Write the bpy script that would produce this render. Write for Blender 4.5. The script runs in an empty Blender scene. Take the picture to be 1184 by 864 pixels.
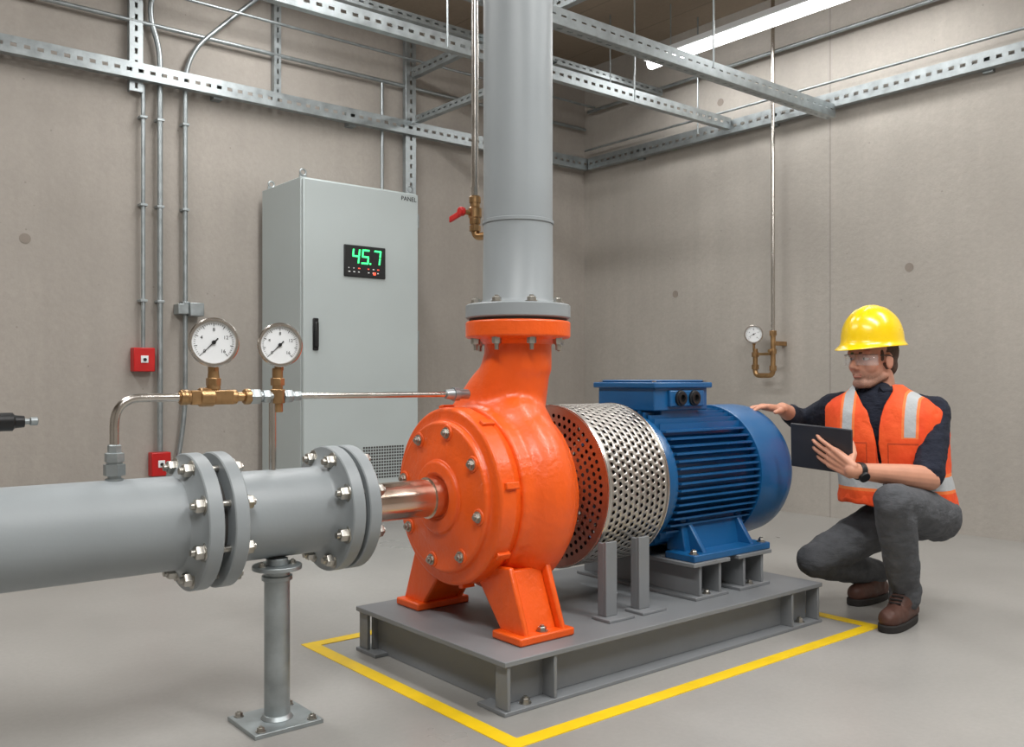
import bpy, bmesh, math, random
from mathutils import Vector as V, Matrix
random.seed(4)
pi=math.pi
sc=bpy.context.scene
col=sc.collection
try:
    sc.view_settings.view_transform='Standard'
    sc.view_settings.look='None'
except Exception: pass

def C(r,g,b):
    f=lambda v:(v/255/12.92 if v/255<=.04045 else ((v/255+.055)/1.055)**2.4)
    return (f(r),f(g),f(b),1)

# ---------------------------------------------------------------- materials
class NT:
    def __init__(s,name):
        s.m=bpy.data.materials.new(name); s.m.use_nodes=True
        s.t=s.m.node_tree; s.b=s.t.nodes['Principled BSDF']
        s.tc=s.t.nodes.new('ShaderNodeTexCoord')
    def n(s,typ,**kw):
        x=s.t.nodes.new(typ)
        for k,v in kw.items(): setattr(x,k,v)
        return x
    def l(s,a,b): s.t.links.new(a,b)
    def put(s,v,sock):
        if hasattr(v,'node'): s.l(v,sock)
        else: sock.default_value=v
    def math(s,op,a,b=0.0,c=None,clamp=False):
        x=s.n('ShaderNodeMath',operation=op,use_clamp=clamp)
        s.put(a,x.inputs[0]); s.put(b,x.inputs[1])
        if c is not None: s.put(c,x.inputs[2])
        return x.outputs[0]
    def mix(s,f,a,b,bt='MIX'):
        x=s.n('ShaderNodeMix',data_type='RGBA',blend_type=bt)
        s.put(f,x.inputs[0]); s.put(a,x.inputs[6]); s.put(b,x.inputs[7])
        return x.outputs[2]
    def noise(s,scale,detail=4,mp=None,rough=.55):
        x=s.n('ShaderNodeTexNoise'); x.inputs['Scale'].default_value=scale
        x.inputs['Detail'].default_value=detail; x.inputs['Roughness'].default_value=rough
        if mp:
            m=s.n('ShaderNodeMapping'); m.inputs['Scale'].default_value=mp
            s.l(s.tc.outputs['Object'],m.inputs[0]); s.l(m.outputs[0],x.inputs['Vector'])
        else: s.l(s.tc.outputs['Object'],x.inputs['Vector'])
        return x.outputs['Fac']
    def rng(s,v,a,b,c=0.0,d=1.0):
        x=s.n('ShaderNodeMapRange'); s.l(v,x.inputs[0])
        for i,q in enumerate((a,b,c,d)): x.inputs[i+1].default_value=q
        return x.outputs[0]
    def bump(s,h,st=.2,dist=.01):
        x=s.n('ShaderNodeBump'); x.inputs['Strength'].default_value=st
        x.inputs['Distance'].default_value=dist
        s.l(h,x.inputs['Height']); s.l(x.outputs[0],s.b.inputs['Normal'])
    def band(s,v,a,b):
        return s.math('MULTIPLY',s.math('GREATER_THAN',v,a),s.math('LESS_THAN',v,b))
def dk(c,f): return (min(1,c[0]*f),min(1,c[1]*f),min(1,c[2]*f),1)

def mat(name,c,rough=.5,metal=0.0,var=.12,vs=6,bump=0.0,bs=60,coat=0.0,bd=.003,rv=.1):
    t=NT(name); n=t.noise(vs)
    f=t.rng(n,.3,.7)
    t.l(t.mix(f,dk(c,1-var),dk(c,1+var)),t.b.inputs['Base Color'])
    t.l(t.rng(n,.3,.7,max(0.02,rough-rv*.5),rough+rv*.5),t.b.inputs['Roughness'])
    t.b.inputs['Metallic'].default_value=metal
    t.b.inputs['Coat Weight'].default_value=coat
    t.b.inputs['Coat Roughness'].default_value=.15
    if bump: t.bump(t.noise(bs,3),bump,bd)
    return t.m
def cloth(name,c,fold=16,st=.7,dist=.012,var=.2):
    t=NT(name)
    f=t.rng(t.noise(30,4),.3,.7); g=t.rng(t.noise(400,2),.3,.7)
    base=t.mix(f,dk(c,1-var),dk(c,1+var)); base=t.mix(t.math('MULTIPLY',g,.3),base,dk(c,1.6))
    t.l(base,t.b.inputs['Base Color']); t.b.inputs['Roughness'].default_value=.92
    h=t.noise(fold,3,(1,1,2.2))
    t.bump(t.math('ADD',h,t.math('MULTIPLY',g,.04)),st,dist)
    return t.m
def emis(name,c,s):
    t=NT(name); t.b.inputs['Base Color'].default_value=c
    t.b.inputs['Emission Color'].default_value=c; t.b.inputs['Emission Strength'].default_value=s
    return t.m

def concrete(name,c,joints=None,streak=.25):
    t=NT(name)
    a=t.rng(t.noise(.9,8),.3,.7)
    base=t.mix(a,dk(c,.86),dk(c,1.1))
    st=t.rng(t.noise(1,5,(9,9,.5)),.35,.7)
    base=t.mix(t.math('MULTIPLY',st,streak),base,dk(c,.72))
    fine=t.rng(t.noise(38,6,None,.7),.35,.65)
    base=t.mix(t.math('MULTIPLY',fine,.3),base,dk(c,.72))
    vo=t.n('ShaderNodeTexVoronoi'); vo.inputs['Scale'].default_value=7
    t.l(t.tc.outputs['Object'],vo.inputs['Vector'])
    pit=t.math('LESS_THAN',vo.outputs['Distance'],.04)
    base=t.mix(t.math('MULTIPLY',pit,.4),base,dk(c,.4))
    if joints:
        sx=t.n('ShaderNodeSeparateXYZ'); t.l(t.tc.outputs['Object'],sx.inputs[0])
        for ax,val in joints:
            d=t.math('ABSOLUTE',t.math('SUBTRACT',sx.outputs[ax],val))
            base=t.mix(t.math('MULTIPLY',t.math('LESS_THAN',d,.007),.4),base,dk(c,.45))
    t.l(base,t.b.inputs['Base Color']); t.b.inputs['Roughness'].default_value=.85
    t.bump(t.noise(25,6),.25,.01)
    return t.m

m_wall_b=concrete('concrete_back',C(172,165,157),[(0,-.4)])
m_wall_r=concrete('concrete_right',C(180,174,166),[(1,3.465),(1,.9)])
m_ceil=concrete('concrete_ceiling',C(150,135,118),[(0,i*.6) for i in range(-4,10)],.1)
def floor_mat():
    t=NT('polished_concrete_floor'); c=C(160,158,154)
    a=t.rng(t.noise(.8,7),.3,.7); base=t.mix(a,dk(c,.86),dk(c,1.12))
    f=t.rng(t.noise(60,6,None,.7),.35,.65)
    base=t.mix(t.math('MULTIPLY',f,.25),base,dk(c,.66))
    s=t.rng(t.noise(2.2,8,None,.65),.5,.72)
    base=t.mix(t.math('MULTIPLY',s,.32),base,dk(c,.72))
    t.l(base,t.b.inputs['Base Color'])
    t.l(t.rng(a,0,1,.26,.42),t.b.inputs['Roughness'])
    t.bump(t.noise(40,5),.06,.005)
    return t.m
m_floor=floor_mat()
m_orange=mat('orange_enamel',C(238,92,18),.40,0,.06,4,.55,42,.12,.005)
m_blue=mat('blue_enamel',C(20,88,140),.38,0,.1,5,.12,70,.2)
m_pipe=mat('grey_pipe_paint',C(144,150,153),.42,0,.05,3,.08,50)
m_frame=mat('grey_frame_paint',C(124,127,130),.45,0,.08,4,.08,60)
m_bolt=mat('zinc_bolt',C(178,175,168),.36,1.0,.15,30)
m_steel=mat('stainless_steel',C(200,195,188),.24,1.0,.05,10)
m_perf=mat('perforated_steel',C(198,193,187),.38,1.0,.06,8)
m_hole_shade=mat('guard_hole_shade',C(34,33,33),.8)  # near-black colour standing in for shade inside the guard
m_shaft=mat('machined_shaft',C(215,192,175),.22,1.0,.08,10)
m_galv=mat('galvanised_steel',C(164,171,173),.42,.8,.18,14)
m_brass=mat('brass_fitting',C(172,138,98),.36,.9,.2,24)
m_cab=mat('cabinet_powder_coat',C(180,189,189),.5,0,.03,2,.05,200)
m_dark=mat('dark_plastic',C(24,25,27),.4)
m_grap=mat('dark_gasket',C(60,58,56),.7)
m_red=mat('red_plastic',C(190,28,26),.4)
m_white=mat('dial_white',C(235,238,240),.4,0,.01)
m_yellow=mat('yellow_floor_paint',C(238,200,20),.45,0,.08,12,.1,80)
m_green=emis('green_led',(.05,1,.25,1),1.6)
m_rled=emis('red_led',(1,.1,.05,1),1.2)
m_wled=emis('white_legend',(.6,.6,.6,1),.5)
m_tube=emis('fluorescent_tube_glow',(1,.99,.98,1),8)
m_jeans=cloth('grey_denim',C(80,82,86),14,.5,.02)
m_shirt=cloth('navy_cloth',C(24,29,44),15,.6,.02)
m_skin=mat('skin',C(205,148,122),.5,0,.06,25,.15,150,0,.001)
m_hair=mat('short_brown_hair',C(84,70,60),.85,0,.3,90,.6,250,0,.003)
m_boot=mat('brown_leather',C(84,54,44),.6,0,.2,20,.3,60)
m_sole=mat('rubber_sole',C(34,31,30),.8)
m_hat=mat('yellow_hard_hat_shell',C(248,208,8),.28,0,.02,3,0,1,.5)
m_eye=mat('eye_white',C(215,208,202),.2,0,.01)
m_iris=mat('eye_iris',C(45,35,30),.2)
m_lip=mat('lips',C(176,114,98),.55)
m_pages=mat('tablet_back',C(50,52,58),.35)
def glass():
    t=NT('safety_glass_lens'); t.b.inputs['Base Color'].default_value=(.9,.93,.95,1)
    t.b.inputs['Roughness'].default_value=.05; t.b.inputs['Alpha'].default_value=.13
    return t.m
m_glass=glass()
def vestm():
    t=NT('hi_vis_vest'); sx=t.n('ShaderNodeSeparateXYZ'); t.l(t.tc.outputs['Object'],sx.inputs[0])
    x,y,z=sx.outputs
    ax=t.math('ABSOLUTE',x)
    o=t.mix(t.rng(t.noise(9),.3,.7),C(240,72,22),C(255,98,40))
    h=t.band(z,-.135,-.083); he=t.band(z,-.148,-.07)
    vt=t.math('MULTIPLY',t.band(ax,.100,.140),t.math('GREATER_THAN',z,.075))
    ve=t.math('MULTIPLY',t.band(ax,.090,.150),t.math('GREATER_THAN',z,.07))
    edge=t.math('MAXIMUM',he,ve)
    sil=t.math('MAXIMUM',h,vt)
    pk=t.math('MULTIPLY',t.band(z,.045,.052),t.band(ax,.04,.15))
    pk3=t.math('MULTIPLY',t.band(ax,.038,.043),t.band(z,-.06,.05))
    pk2=t.math('LESS_THAN',ax,.006)
    ln=t.math('MULTIPLY',t.math('MAXIMUM',t.math('MAXIMUM',pk,pk2),pk3),.5)
    c=t.mix(ln,o,C(150,40,15))
    c=t.mix(edge,c,C(250,130,66))
    c=t.mix(sil,c,C(182,186,188))
    t.l(c,t.b.inputs['Base Color']); t.b.inputs['Roughness'].default_value=.7
    t.bump(t.noise(14,4),.6,.014)
    return t.m
m_vest=vestm()
def headm():
    t=NT('face_skin'); sx=t.n('ShaderNodeSeparateXYZ'); t.l(t.tc.outputs['Object'],sx.inputs[0])
    x,y,z=sx.outputs
    c=t.mix(t.rng(t.noise(30),.3,.7),C(196,140,116),C(212,156,132))
    low=t.rng(z,-.044,-.074)
    fr=t.rng(y,-.01,.02); nk=t.rng(z,-.15,-.12)
    f=t.math('MULTIPLY',t.math('MULTIPLY',low,fr),nk)
    g=t.rng(t.noise(260,2),.3,.6,.25,.7)
    c=t.mix(t.math('MULTIPLY',f,g),c,C(110,92,82))
    t.l(c,t.b.inputs['Base Color']); t.b.inputs['Roughness'].default_value=.55
    t.bump(t.noise(140,3),.25,.0015)
    return t.m
m_face=headm()

# ---------------------------------------------------------------- mesh builder
def frame(ax):
    ax=V(ax).normalized(); h=V((0,0,1)) if abs(ax.z)<.9 else V((1,0,0))
    x=h.cross(ax).normalized(); y=ax.cross(x); return x,y,ax
def empty(name,loc=(0,0,0)):
    e=bpy.data.objects.new(name,None); e.empty_display_size=.1; col.objects.link(e); return e
class MB:
    def __init__(s): s.bm=bmesh.new()
    def face(s,vs,m=0):
        try:
            f=s.bm.faces.new(vs); f.material_index=m; return f
        except ValueError: return None
    def box(s,lo,hi,m=0):
        vs=[]
        for x in (lo[0],hi[0]):
            for y in (lo[1],hi[1]):
                for z in (lo[2],hi[2]): vs.append(s.bm.verts.new((x,y,z)))
        for q in ((0,1,3,2),(4,6,7,5),(0,4,5,1),(2,3,7,6),(0,2,6,4),(1,5,7,3)):
            s.face([vs[i] for i in q],m)
    def obox(s,c,ex,ey,ez,m=0):
        c,ex,ey,ez=V(c),V(ex),V(ey),V(ez); vs=[]
        for x in (-.5,.5):
            for y in (-.5,.5):
                for z in (-.5,.5): vs.append(s.bm.verts.new(c+ex*x+ey*y+ez*z))
        for q in ((0,1,3,2),(4,6,7,5),(0,4,5,1),(2,3,7,6),(0,2,6,4),(1,5,7,3)):
            s.face([vs[i] for i in q],m)
    def prism(s,pts,ext,m=0):
        a=[s.bm.verts.new(V(p)) for p in pts]; b=[s.bm.verts.new(V(p)+V(ext)) for p in pts]
        n=len(a); s.face(a[::-1],m); s.face(b,m)
        for i in range(n): s.face([a[i],a[(i+1)%n],b[(i+1)%n],b[i]],m)
    def lathe(s,o,ax,prof,seg=32,m=0,caps=True,sx=1,sy=1):
        x,y,z=frame(ax); o=V(o); rings=[]
        for t,r in prof:
            rings.append([s.bm.verts.new(o+z*t+(x*math.cos(2*pi*i/seg)*sx+y*math.sin(2*pi*i/seg)*sy)*max(r,1e-4)) for i in range(seg)])
        for a,b in zip(rings,rings[1:]):
            for i in range(seg): s.face([a[i],a[(i+1)%seg],b[(i+1)%seg],b[i]],m)
        if caps: s.face(rings[0][::-1],m); s.face(rings[-1],m)
    def cyl(s,p0,p1,r0,r1=None,seg=24,m=0):
        p0,p1=V(p0),V(p1); d=p1-p0
        s.lathe(p0,d,[(0,r0),(d.length,r0 if r1 is None else r1)],seg,m)
    def cap(s,p0,p1,r0,r1=None,seg=16,m=0,sx=1,sy=1):
        p0,p1=V(p0),V(p1); d=p1-p0; L=d.length; r1=r0 if r1 is None else r1
        pr=[(-r0*math.cos(a*pi/12),r0*math.sin(a*pi/12)) for a in range(0,7)]
        pr+=[(L+r1*math.sin(a*pi/12),r1*math.cos(a*pi/12)) for a in range(0,7)]
        s.lathe(p0,d,pr,seg,m,True,sx,sy)
    def chain(s,pts,seg=16,m=0):
        for (p,r),(q,t) in zip(pts,pts[1:]): s.cap(p,q,r,t,seg,m)
    def ell(s,c,r,R=None,m=0,seg=24):
        M=Matrix.Translation(V(c))@(R.to_4x4() if R is not None else Matrix())@Matrix.Diagonal((r[0],r[1],r[2],1))
        bmesh.ops.create_uvsphere(s.bm,u_segments=seg,v_segments=seg//2,radius=1,matrix=M)
    def bolt(s,p,ax,r=.012,h=.012,m=0,washer=True):
        p=V(p); ax=V(ax).normalized()
        if washer: s.cyl(p,p+ax*.003,r*1.35,seg=16,m=m)
        s.lathe(p,ax,[(0,r),(h*.85,r),(h,r*.85)],6,m)
        s.cyl(p+ax*h,p+ax*(h+r*.35),r*.5,seg=10,m=m)
    def ring(s,c,ax,r,t,seg=40,m=0):
        x,y,z=frame(ax); c=V(c); rg=[]
        for i in range(seg):
            a=2*pi*i/seg; d=x*math.cos(a)+y*math.sin(a)
            rg.append([s.bm.verts.new(c+d*(r+t*math.cos(b*pi/4))+z*t*math.sin(b*pi/4)) for b in range(8)])
        for i in range(seg):
            A=rg[i];B=rg[(i+1)%seg]
            for b in range(8): s.face([A[b],B[b],B[(b+1)%8],A[(b+1)%8]],m)
    def tube(s,pts,r,bend=.04,seg=14,m=0,caps=True):
        pts=[V(p) for p in pts]; path=[pts[0]]
        for i in range(1,len(pts)-1):
            a,b,c=pts[i-1],pts[i],pts[i+1]
            k=min(bend,(a-b).length*.49,(c-b).length*.49)
            p=b+(a-b).normalized()*k; q=b+(c-b).normalized()*k
            for j in range(9):
                t=j/8; path.append(p*(1-t)**2+b*2*t*(1-t)+q*t*t)
        path.append(pts[-1])
        x,y,z=frame(path[1]-path[0]); rings=[]
        for i,p in enumerate(path):
            d=(path[min(i+1,len(path)-1)]-path[max(i-1,0)]).normalized()
            x=(x-d*x.dot(d)).normalized(); y=d.cross(x)
            rings.append([s.bm.verts.new(p+(x*math.cos(2*pi*k/seg)+y*math.sin(2*pi*k/seg))*r) for k in range(seg)])
        for a,b in zip(rings,rings[1:]):
            for i in range(seg): s.face([a[i],a[(i+1)%seg],b[(i+1)%seg],b[i]],m)
        if caps: s.face(rings[0][::-1],m); s.face(rings[-1],m)
    def loft(s,rings,m=0,closed=True,caps=True):
        R=[[s.bm.verts.new(V(p)) for p in r] for r in rings]; n=len(R[0])
        for a,b in zip(R,R[1:]):
            for i in range(n if closed else n-1): s.face([a[i],a[(i+1)%n],b[(i+1)%n],b[i]],m)
        if caps: s.face(R[0][::-1],m); s.face(R[-1],m)
    def out(s,name,mats,parent=None,bevel=0,smooth=True,angle=.65,norm=True,M=None,solid=0,sub=0):
        if norm: bmesh.ops.recalc_face_normals(s.bm,faces=s.bm.faces[:])
        me=bpy.data.meshes.new(name)
        if M is not None: s.bm.transform(M.inverted())
        s.bm.to_mesh(me); s.bm.free()
        if not isinstance(mats,(list,tuple)): mats=[mats]
        for q in mats: me.materials.append(q)
        if smooth:
            for p in me.polygons: p.use_smooth=True
            if angle<3: me.set_sharp_from_angle(angle=angle)
        o=bpy.data.objects.new(name,me); col.objects.link(o)
        if M is not None: o.matrix_world=M
        if parent is not None: o.parent=parent
        if solid:
            q=o.modifiers.new('solid','SOLIDIFY'); q.thickness=solid; q.offset=0
        if sub:
            q=o.modifiers.new('sub','SUBSURF'); q.levels=sub; q.render_levels=sub
        if bevel:
            q=o.modifiers.new('bevel','BEVEL'); q.width=bevel; q.segments=2; q.limit_method='ANGLE'; q.angle_limit=.6
        return o
    def blob(s,name,mats,parent=None,voxel=.008,it=4,M=None,disp=0,ds=.08):
        o=s.out(name,mats,None,smooth=False,norm=True)
        r=o.modifiers.new('remesh','REMESH'); r.mode='VOXEL'; r.voxel_size=voxel; r.use_smooth_shade=True
        q=o.modifiers.new('sm','SMOOTH'); q.iterations=it; q.factor=.5
        if disp:
            tx=bpy.data.textures.new(name+'_folds','CLOUDS'); tx.noise_scale=ds
            d=o.modifiers.new('folds','DISPLACE'); d.texture=tx; d.strength=disp; d.mid_level=.5
        dg=bpy.context.evaluated_depsgraph_get()
        me=bpy.data.meshes.new_from_object(o.evaluated_get(dg))
        me.name=name
        o.modifiers.clear(); o.data=me
        if M is not None:
            me.transform(M.inverted()); o.matrix_world=M
        if not me.materials: me.materials.append(mats)
        for p in me.polygons: p.use_smooth=True
        if parent is not None: o.parent=parent
        return o
def text(name,body,size,loc,rot,m,parent,shear=0,ext=.001,sx=1):
    cu=bpy.data.curves.new(name,'FONT'); cu.body=body; cu.size=size; cu.shear=shear; cu.extrude=ext
    cu.align_x='CENTER'; cu.align_y='CENTER'
    o=bpy.data.objects.new(name,cu); col.objects.link(o)
    dg=bpy.context.evaluated_depsgraph_get()
    me=bpy.data.meshes.new_from_object(o.evaluated_get(dg))
    bpy.data.objects.remove(o)
    me.materials.clear(); me.materials.append(m)
    o=bpy.data.objects.new(name,me); col.objects.link(o)
    o.matrix_world=Matrix.Translation(V(loc))@rot.to_4x4()@Matrix.Diagonal((sx,1,1,1)); o.parent=parent
    return o
FACE_Y=Matrix(((1,0,0),(0,0,-1),(0,1,0)))  # text facing -Y

# ---------------------------------------------------------------- room
X1,Y1,X0,Y0,H=5.70,5.91,-3.2,-3.2,3.75
for nm,lo,hi,m in (('floor',(X0-.2,Y0-.2,-.1),(X1+.2,Y1+.2,0),m_floor),
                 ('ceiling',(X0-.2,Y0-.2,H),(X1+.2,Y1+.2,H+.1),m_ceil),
                 ('wall_back',(X0-.2,Y1,0),(X1+.2,Y1+.2,H),m_wall_b),
                 ('wall_right',(X1,Y0-.2,0),(X1+.2,Y1,H),m_wall_r),
                 ('wall_left',(X0-.2,Y0-.2,0),(X0,Y1,H),m_wall_r),
                 ('wall_front',(X0,Y0-.2,0),(X1,Y0,H),m_wall_b)):
    b=MB(); b.box(lo,hi); o=b.out(nm,m,smooth=False)
    if nm=='wall_back': wb=o
    if nm=='wall_right': wr=o
m_tie=mat('tie_hole_mortar',C(144,135,126),.9)
b=MB()
for x,z in ((1.17,1.78),(4.9,1.5),(1.2,3.2)): b.cyl((x,Y1-.002,z),(x,Y1+.01,z),.031,seg=20)
b.out('tie_hole_plugs',m_tie,wb)
b=MB()
for y,z in ((2.9,1.68),(4.85,1.65),(2.05,2.1),(4.4,3.1)): b.cyl((X1-.002,y,z),(X1+.01,y,z),.029,seg=20)
b.out('tie_hole_plugs',m_tie,wr)

b=MB(); w=.052
b.box((1.485,1.80,0),(3.33,1.80+w,.002)); b.box((1.485,1.80+w,0),(1.485+w,2.95,.002))
b.box((1.485,2.95,0),(3.33,2.95+w,.002)); b.box((3.33-w,1.80+w,0),(3.33,2.95,.002))
b.out('floor_safety_marking',m_yellow,smooth=False)

# ---------------------------------------------------------------- base frame
bf=empty('steel_base_frame')
bx0,bx1,by0,by1,bz=1.605,3.21,1.985,2.82,.155
b=MB()
b.box((bx0,by0,bz-.016),(bx1,by1,bz))
for y in (by0+.055,by1-.067): b.box((bx0+.03,y,.012),(bx1-.03,y+.012,bz-.016))
for y in (by0,by1-.13): b.box((bx0+.0,y,0),(bx1,y+.13,.012))
for x in (bx0+.05,bx1-.062): b.box((x,by0+.06,.0),(x+.012,by1-.06,bz-.016))
for x in (bx0+.012,bx0+.19,bx1-.2,bx1-.026):
    for y in (by0+.004,by1-.059): b.box((x,y,.012),(x+.012,y+.055,bz-.016))
b.out('frame_channels',m_frame,bf,bevel=.002)
b=MB()
for x in (bx0+.1,bx1-.11):
    for y in (by0+.03,by1-.03): b.bolt((x,y,.012),(0,0,1),.014,.016)
b.out('anchor_bolts',m_bolt,bf)
pz=.29
b=MB()
for x in (2.60,2.86):
    b.box((x-.03,2.10,pz-.014),(x+.18,2.72,pz)); b.box((x-.02,2.10,bz),(x+.17,2.72,bz+.012))
    b.box((x+.012,2.11,bz+.012),(x+.026,2.71,pz-.014)); b.box((x+.125,2.11,bz+.012),(x+.139,2.71,pz-.014))
b.out('motor_pedestals',m_frame,bf,bevel=.002)
b=MB()
for x in (2.67,2.93): b.bolt((x,2.125,bz+.012),(0,0,1),.011,.012)
b.out('pedestal_bolts',m_bolt,bf)

AY,AZ=2.41,.575
# ---------------------------------------------------------------- pump
pu=empty('centrifugal_pump')
b=MB()
cx=1.925; N=34; pts=[]
for i in range(N+1):
    t=i/N; a=math.radians(70-360*t)
    rt=.104+.026*t; rc=.225
    pts.append(((cx,AY-rc*math.cos(a),AZ+rc*math.sin(a)),rt))
b.chain(pts,18)
b.cyl((1.79,AY,AZ),(2.03,AY,AZ),.29,seg=40)
b.chain([((1.94,2.43,.74),.15),((1.955,2.39,.90),.126),((1.963,2.362,1.02),.114)],24)
b.chain([((1.91,2.54,.74),.13),((1.945,2.43,.90),.118)],24)
b.cyl((1.965,2.36,.98),(1.965,2.36,1.11),.114,seg=30)
b.blob('volute_casing',m_orange,pu,.011,7)
b=MB()
b.lathe((1.965,2.36,0),(0,0,1),[(1.07,.114),(1.085,.128),(1.092,.172),(1.096,.177),(1.144,.177),(1.148,.172)],48)
b.lathe((0,AY,AZ),(1,0,0),[(1.668,.070),(1.658,.078),(1.658,.110),(1.663,.117),(1.672,.12),(1.674,.162),(1.678,.170),(1.678,.236),(1.684,.243),(1.698,.246),(1.702,.254),(1.702,.278),(1.709,.287),(1.760,.289),(1.772,.280),(1.83,.266)],72)
for k in range(8):
    a=2*pi*k/8+.2; d=V((0,math.cos(a),math.sin(a)))
    b.cyl(V((1.674,AY,AZ))+d*.212,V((1.76,AY,AZ))+d*.212,.026,seg=18)
    a2=a+pi/8; d=V((0,math.cos(a2),math.sin(a2))); q=V((0,-d.z,d.y))
    b.obox(V((1.745,AY,AZ))+d*.276,(.05,0,0),d*.045,q*.022)
b.out('casing_cover_and_flange',m_orange,pu,bevel=.003)
b=MB(); b.lathe((0,AY,AZ),(1,0,0),[(2.0,.23),(2.05,.22),(2.07,.17),(2.12,.10),(2.14,.08)],48); b.out('bearing_bracket',m_orange,pu)
b=MB()
for sgn in (-1,1):
    ya,yb=sorted((AY+sgn*.345,AY+sgn*.205))
    b.box((1.73,ya,bz),(1.95,yb,bz+.026))
    b.prism([(1.775,AY+sgn*.31,bz+.02),(1.775,AY+sgn*.225,bz+.02),(1.775,AY+sgn*.08,.34),(1.775,AY+sgn*.235,.36)],(.13,0,0))
    for x in (1.757,1.905):
        b.prism([(x,AY+sgn*.335,bz+.02),(x,AY+sgn*.215,bz+.02),(x,AY+sgn*.06,.36),(x,AY+sgn*.258,.375)],(.02,0,0))
b.out('pump_feet',m_orange,pu,bevel=.006)
b=MB()
for k in range(8):
    a=2*pi*k/8+.2; d=V((0,math.cos(a),math.sin(a)))
    b.bolt(V((1.674,AY,AZ))+d*.212,(-1,0,0),.0135,.013)
for k in range(8):
    a=2*pi*(k+.5)/8; p=V((1.965+.148*math.cos(a),2.36+.148*math.sin(a),0))
    b.bolt(p+V((0,0,1.205)),(0,0,1),.015,.017); b.bolt(p+V((0,0,1.094)),(0,0,-1),.016,.024)
    b.cyl(p+V((0,0,1.05)),p+V((0,0,1.09)),.007,seg=8)
for y in (2.10,2.72): b.bolt((1.84,y-.005,bz+.026),(0,0,1),.014,.014)
b.out('pump_bolts',m_bolt,pu)
b=MB(); b.cyl((1.965,2.36,1.146),(1.965,2.36,1.157),.165,seg=40); b.out('flange_gasket',m_grap,pu)
b=MB(); b.lathe((0,AY,AZ),(1,0,0),[(1.34,.050),(1.35,.066),(1.40,.066),(1.402,.060),(1.625,.060),(1.627,.066),(1.70,.066)],40)
b.out('suction_nozzle_sleeve',m_shaft,pu)

dp=empty('discharge_pipe')
b=MB(); b.lathe((1.965,2.36,0),(0,0,1),[(1.157,.172),(1.161,.177),(1.200,.177),(1.204,.172),(1.206,.130),(1.222,.119),(1.474,.117),(1.476,.121),(1.486,.121),(1.488,.117),(H-.002,.117)],56)
b.out('vertical_pipe',m_pipe,dp)

sp=empty('suction_pipe')
b=MB()
R=.123;F=.182
b.lathe((0,AY,AZ),(1,0,0),[(X0+.01,R),(.83,R),(.84,R+.008),(.853,R+.03),(.855,F-.003),(.858,F),(.893,F),(.896,F-.003)],64)
b.lathe((0,AY,AZ),(1,0,0),[(.924,F-.003),(.927,F),(.960,F),(.963,F-.003),(.965,R+.03),(.975,R+.008),(.985,R),(1.235,R),(1.25,R+.008),(1.261,R+.03),(1.263,F-.003),(1.266,F),(1.300,F),(1.303,F-.003)],64)
b.lathe((0,AY,AZ),(1,0,0),[(1.316,F-.003),(1.319,F),(1.352,F),(1.355,F-.003),(1.357,.10),(1.365,.07)],64)
b.out('flanged_pipe',m_pipe,sp)
b=MB(); b.cyl((.896,AY,AZ),(.924,AY,AZ),.13,seg=40); b.cyl((1.303,AY,AZ),(1.316,AY,AZ),.16,seg=40); b.out('gaskets',m_grap,sp)
b=MB()
for k in range(8):
    a=2*pi*(k+.5)/8; d=V((0,math.cos(a),math.sin(a)))*.153; o=V((0,AY,AZ))+d
    for xa,xb in ((.855,.963),(1.263,1.355)):
        b.bolt(o+V((xa,0,0)),(-1,0,0),.019,.024); b.bolt(o+V((xb,0,0)),(1,0,0),.019,.022)
        b.cyl(o+V((xa,0,0)),o+V((xb,0,0)),.009,seg=10)
        b.cyl(o+V((xa-.034,0,0)),o+V((xa,0,0)),.009,seg=10)
b.out('flange_bolts',m_bolt,sp)

ss=empty('pipe_support_stand')
b=MB(); px,py=1.10,2.37
b.cyl((px,py,.012),(px,py,.425),.035,seg=32); b.cyl((px,py,.425),(px,py,.437),.068,seg=32)
b.cyl((px,py,.437),(px,py,.456),.03,seg=24); b.cyl((px,py,.395),(px,py,.408),.042,seg=32)
b.obox((px-.005,py,.006),(.20,0,0),(0,.185,0),(0,0,.012))
b.lathe((px,py,.012),(0,0,1),[(0,.045),(.012,.037)],32)
b.out('stand_post',m_galv,ss,bevel=.0015)
b=MB()
for q in (-.08,.07):
    for r in (-.072,.072): b.bolt((px+q,py+r,.012),(0,0,1),.010,.012)
    b.bolt((px+q*.6,py-.01,.437),(0,0,1),.008,.01)
b.out('stand_bolts',m_bolt,ss)

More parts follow.
